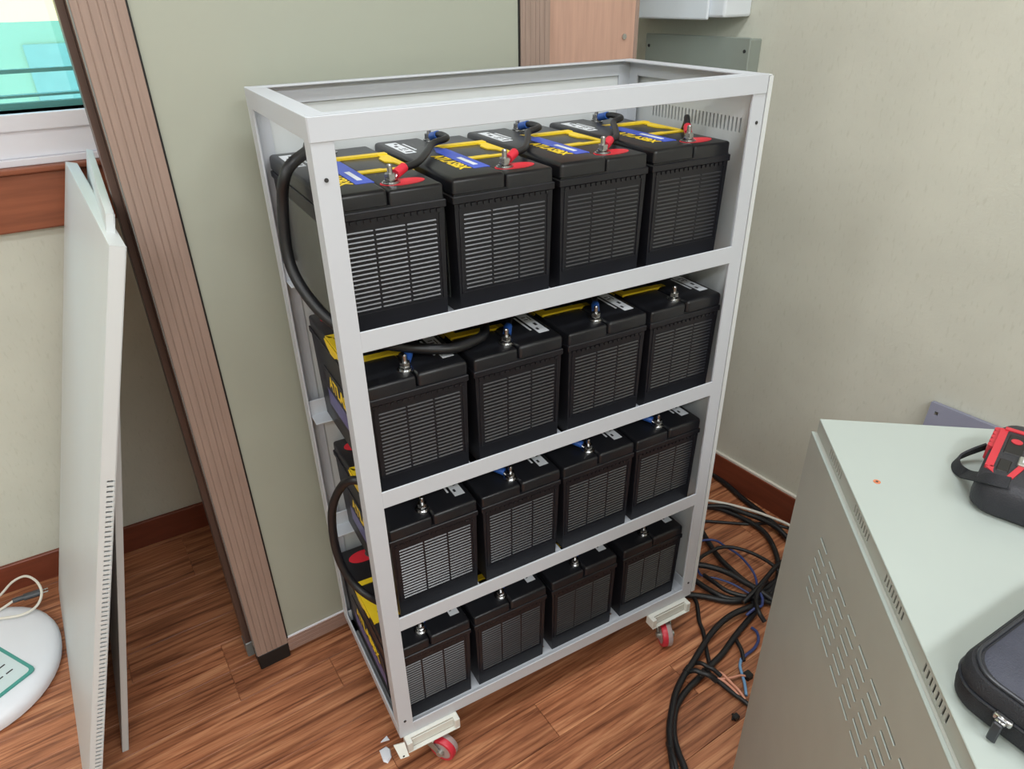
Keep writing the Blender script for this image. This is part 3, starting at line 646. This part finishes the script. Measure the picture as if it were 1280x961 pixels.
# ------------------------------------------------------------------ round white appliance base with label and its cord
ap = thing('appliance_base', 'white rounded plastic appliance base with teal-bordered label on the floor', 'appliance', (-.812, .712, 0), 0)
def sup(a, b, k, z, n=44): 
    o = []
    for i in range(n):
        t_ = 2*math.pi*i/n; c_, s_ = math.cos(t_), math.sin(t_)
        o.append(((a-k)*math.copysign(abs(c_)**.93, c_), (b-k)*math.copysign(abs(s_)**.93, s_), z))
    return o
loft([sup(.192, .205, k, z) for k, z in ((.012, 0), (.002, .006), (0, .018), (.003, .030), (.012, .039), (.03, .044), (.07, .048), (.12, .049))]).build('shell', 'appliance_white', ap, True)
lp = rrect(-.115, .115, -.115, .115, .012, 3); LR = Matrix.Rotation(math.radians(34), 4, 'Z')
lb = MB().prism(lp, .046, .0496).build('label_border', 'teal_print', ap, False, Matrix.Translation((-.010, -.058, 0)) @ LR)
MB().prism(rrect(-.107, .107, -.107, .107, .010, 3), .049, .0501).build('label', 'label_pale', lb)
for i in range(5):
    for j in range(3): MB().box(.03+j*.022, .045+j*.022, -.07+i*.03, -.066+i*.03, .0501, .0505).build('print', 'dark_print', lb)
MB().lathe([(0, .072), (.022, .072), (.028, .066), (.03, .05), (.03, .048)], 24).build('knob', 'appliance_white', lb, True, Matrix.Translation((.02, .035, 0)))
crd = [onZ(u, v, z) for u, v, z in ((-25, 770, .05), (2, 742, .04), (16, 727, .06), (32, 720, .075), (46, 727, .075), (52, 741, .065), (46, 757, .055), (28, 768, .056), (0, 773, .056), (-30, 776, .056))]
cord = thing('power_cord', 'thin white power cord with grey plug coiled beside the appliance base', 'cord', tuple(crd[0])); off = Vector(crd[0])
MB().tube([p-off for p in crd], .0032, 8, 6).tube([onZ(-20, 772, .05)-off, onZ(0, 762, .05)-off, onZ(18, 750, .05)-off], .0032, 8, 5).build('wire', 'cable_white', cord, True)
a, b = onZ(16, 751, .05), onZ(50, 740, .045)
MB().tube([a-off, a.lerp(b, .45)-off], .0065, 10, 0).tube([a.lerp(b, .4)-off, b-off], .0105, 12, 0, .8).build('plug', 'cable_grey', cord, True)
d = (b-a).normalized(); n_ = Vector((-d.y, d.x, 0))*.006
for s in (-1, 1): MB().tube([b+n_*s-off, b+n_*s+d*.018-off], .0022, 8, 0).build('pin', 'steel', cord, True)

# ------------------------------------------------------------------ loose cables on the floor
FC = [
 ('black', 'cable_black', .0085, .010, [(880,582),(888,590),(910,607),(927,622),(948,638),(962,650),(980,668),(1000,690)], 'thick black cable running along the foot of the cream wall'),
 ('white', 'cable_white', .0042, .018, [(868,623),(881,625),(910,630),(940,638),(965,647),(986,656),(1005,668)], 'white cable lying across the black cables near the baseboard'),
 ('black', 'cable_black', .0075, .026, [(868,633),(881,633),(906,633),(927,640),(952,649),(973,661),(990,674)], 'black cable running under the white cable toward the grey cabinet'),
 ('black', 'cable_black', .0075, .012, [(870,632),(895,635),(918,643),(940,654),(956,666),(966,682),(972,700),(972,722),(962,745)], 'black cable curving round toward the cable knot by the cabinet'),
 ('black', 'cable_black', .0045, .006, [(865,650),(879,651),(907,653),(937,655),(960,654),(988,660)], 'thin straight black cable lying between the thicker curved cables'),
 ('black', 'cable_black', .0075, .014, [(868,640),(876,661),(887,680),(898,696),(912,710),(928,724),(946,737),(964,746)], 'black cable slanting from behind the rack post to the knot'),
 ('black', 'cable_black', .0050, .030, [(866,716),(873,700),(887,690),(902,684),(921,685),(946,694),(968,708),(982,722)], 'black cable arching over the slanting cables beside the rack'),
 ('blue', 'cable_blue', .0032, .022, [(866,678),(875,676),(893,675),(907,683),(924,694),(939,711),(945,724),(948,739)], 'thin blue wire curving from the rack down to the knot'),
 ('black', 'cable_black', .0080, .026, [(858,706),(871,706),(890,709),(910,716),(930,727),(949,738),(968,748)], 'thick black cable crossing above the blue wires to the cabinet'),
 ('blue', 'cable_blue', .0030, .012, [(870,694),(871,704),(873,714),(879,720),(896,723),(916,730),(937,740)], 'thin blue wire hooked round at the rack post foot'),
 ('black', 'cable_black', .0075, .012, [(856,716),(868,725),(883,735),(904,746),(921,749),(940,744),(966,729),(985,712)], 'black cable sagging toward the rack between two thick ones'),
 ('black', 'cable_black', .0080, .010, [(852,742),(866,744),(883,746),(907,751),(925,751),(945,745)], 'short thick black cable ending in the cable knot'),
 ('black', 'cable_black', .0052, .008, [(864,742),(871,754),(874,776),(879,790),(883,812),(888,833)], 'black cable running beside the red caster wheel to the taped joint'),
 ('black', 'cable_black', .0075, .022, [(958,742),(944,756),(921,765),(904,776),(888,793),(875,813),(864,831),(855,844),(845,865),(840,888),(837,910),(838,932),(841,955),(846,990)], 'long black cable bowing out across the bare floor planks'),
 ('black', 'cable_black', .0075, .010, [(952,752),(942,767),(931,780),(918,796),(903,817),(888,832),(876,845),(860,861),(849,876),(843,893),(842,918),(848,941),(855,958),(866,990)], 'long black cable passing under the taped joint on the planks'),
 ('black', 'cable_black', .0060, .026, [(836,925),(838,938),(844,955),(851,990)], 'black cable end lying between the two long bowed cables'),
 ('blue', 'cable_blue', .0036, .034, [(944,742),(949,741),(953,748),(952,757),(944,760),(934,764)], 'blue wire looped over the top of the cable knot'),
 ('blue', 'cable_blue', .0036, .010, [(940,783),(946,790),(948,800),(942,811),(932,819),(927,824)], 'dark blue wire bent in a curve beside the grey cabinet'),
 ('lightblue', 'cable_lightblue', .0036, .008, [(927,822),(925,832),(928,844),(931,855),(933,868)], 'pale blue wire end next to the cabinet side'),
 ('pink', 'copper', .0030, .012, [(894,846),(903,850),(912,857),(920,865),(929,874)], 'copper-pink wire, nearer of two leaving the taped joint'),
 ('pink', 'copper', .0030, .018, [(897,837),(903,842),(916,855),(923,862),(932,871)], 'copper-pink wire, upper of two leaving the taped joint'),
 ('pink', 'copper', .0026, .014, [(893,846),(904,848),(914,847),(925,844),(934,843)], 'short pinkish wire with a black connector at its end'),
 ('black', 'cable_black', .0055, .008, [(878,836),(888,843),(900,853),(916,866),(930,876),(940,884)], 'black cable running from taped joint under the cabinet'),
 ('black', 'cable_black', .0050, .026, [(870,825),(877,829),(884,833),(891,836),(902,841)], 'short taped black cable stub crossing the joint, upper one'),
 ('black', 'cable_black', .0058, .030, [(861,835),(869,838),(877,841),(886,844),(896,847)], 'short taped black cable stub crossing the joint, lower one'),
 ('black', 'cable_black', .0050, .012, [(919,795),(922,803),(927,813),(930,824)], 'short black cable stub holding the blue wires together'),
 ('black', 'cable_black', .0060, .036, [(960,722),(950,735),(945,750),(948,764),(957,772)], 'short black cable looped over the knot beside the cabinet'),
 ('black', 'cable_black', .0060, .020, [(880,716),(893,728),(908,738),(926,744),(946,748),(966,752)], 'black cable lying among the crossing cables above the caster'),
 ('black', 'cable_black', .0065, .034, [(986,694),(972,706),(958,722),(944,738),(930,748)], 'black cable dropping steeply from behind the cabinet edge'),
 ('black', 'cable_black', .0070, .012, [(985,716),(972,728),(962,738),(950,748),(940,753)], 'black cable coming from under the cabinet to the knot'),
]
for kd, ma, r_, z, pts, lab in FC:
    P = [onZ(u, v, max(z, r_)) for u, v in pts]
    # relax the ends onto the floor
    P[0].z = max(r_, P[0].z*.6); P[-1].z = max(r_, P[-1].z*.6)
    t = thing('%s_wire' % ('copper' if kd == 'pink' else kd) if r_ < .004 else 'floor_cable', lab, 'cable', tuple(P[0]), 0, 'loose cables on the floor')
    MB().tube([p-P[0] for p in P], r_, 10, 7).build('sheath', ma, t, True)
    if 'connector' in lab:
        e = P[-1]-P[0]; MB().box(e.x-.004, e.x+.014, e.y-.008, e.y+.010, e.z-.010, e.z+.006, .002, 1).build('connector', 'black_rubber', t)
    if 'stub crossing' in lab or 'bowing' in lab:
        q = spline(P, 4); k = len(q)//2; MB().tube([q[k-1]-P[0], q[k]-P[0], q[k+1]-P[0]], r_+.0012, 10, 2).build('tape_wrap', 'black_rubber', t, True)
def scrap(name, label, cat, u, v, pts, h, ma):
    p = onZ(u, v, 0); m = MB(); m.prism(pts, 0, h, .8); o = m.build(name, ma); o.location = p; return tag(o, label, cat)
scrap('paper_scrap', 'small white scrap of paper on the floor by the rack caster', 'scrap', 483, 943, [(-.010,.016),(.006,.018),(.012,.008),(.008,-.010),(-.004,-.020),(-.011,-.012)], .004, 'paper')
scrap('paper_scrap', 'tiny pointed white paper shred beside the rack corner tab', 'scrap', 482, 925, [(-.012,.0),(.006,.008),(.008,-.004)], .003, 'paper')
k_ = onZ(920, 898, 0); kb = thing('plastic_clip', 'tiny black plastic clip on the floor beside the cabinet', 'clip', tuple(k_))
MB().box(-.008, .006, -.006, .007, 0, .012, .002, 1).box(-.014, -.007, -.002, .002, .004, .008, .001, 1).box(-.004, .001, .006, .011, .002, .007, .001, 1).build('body', 'black_rubber', kb)
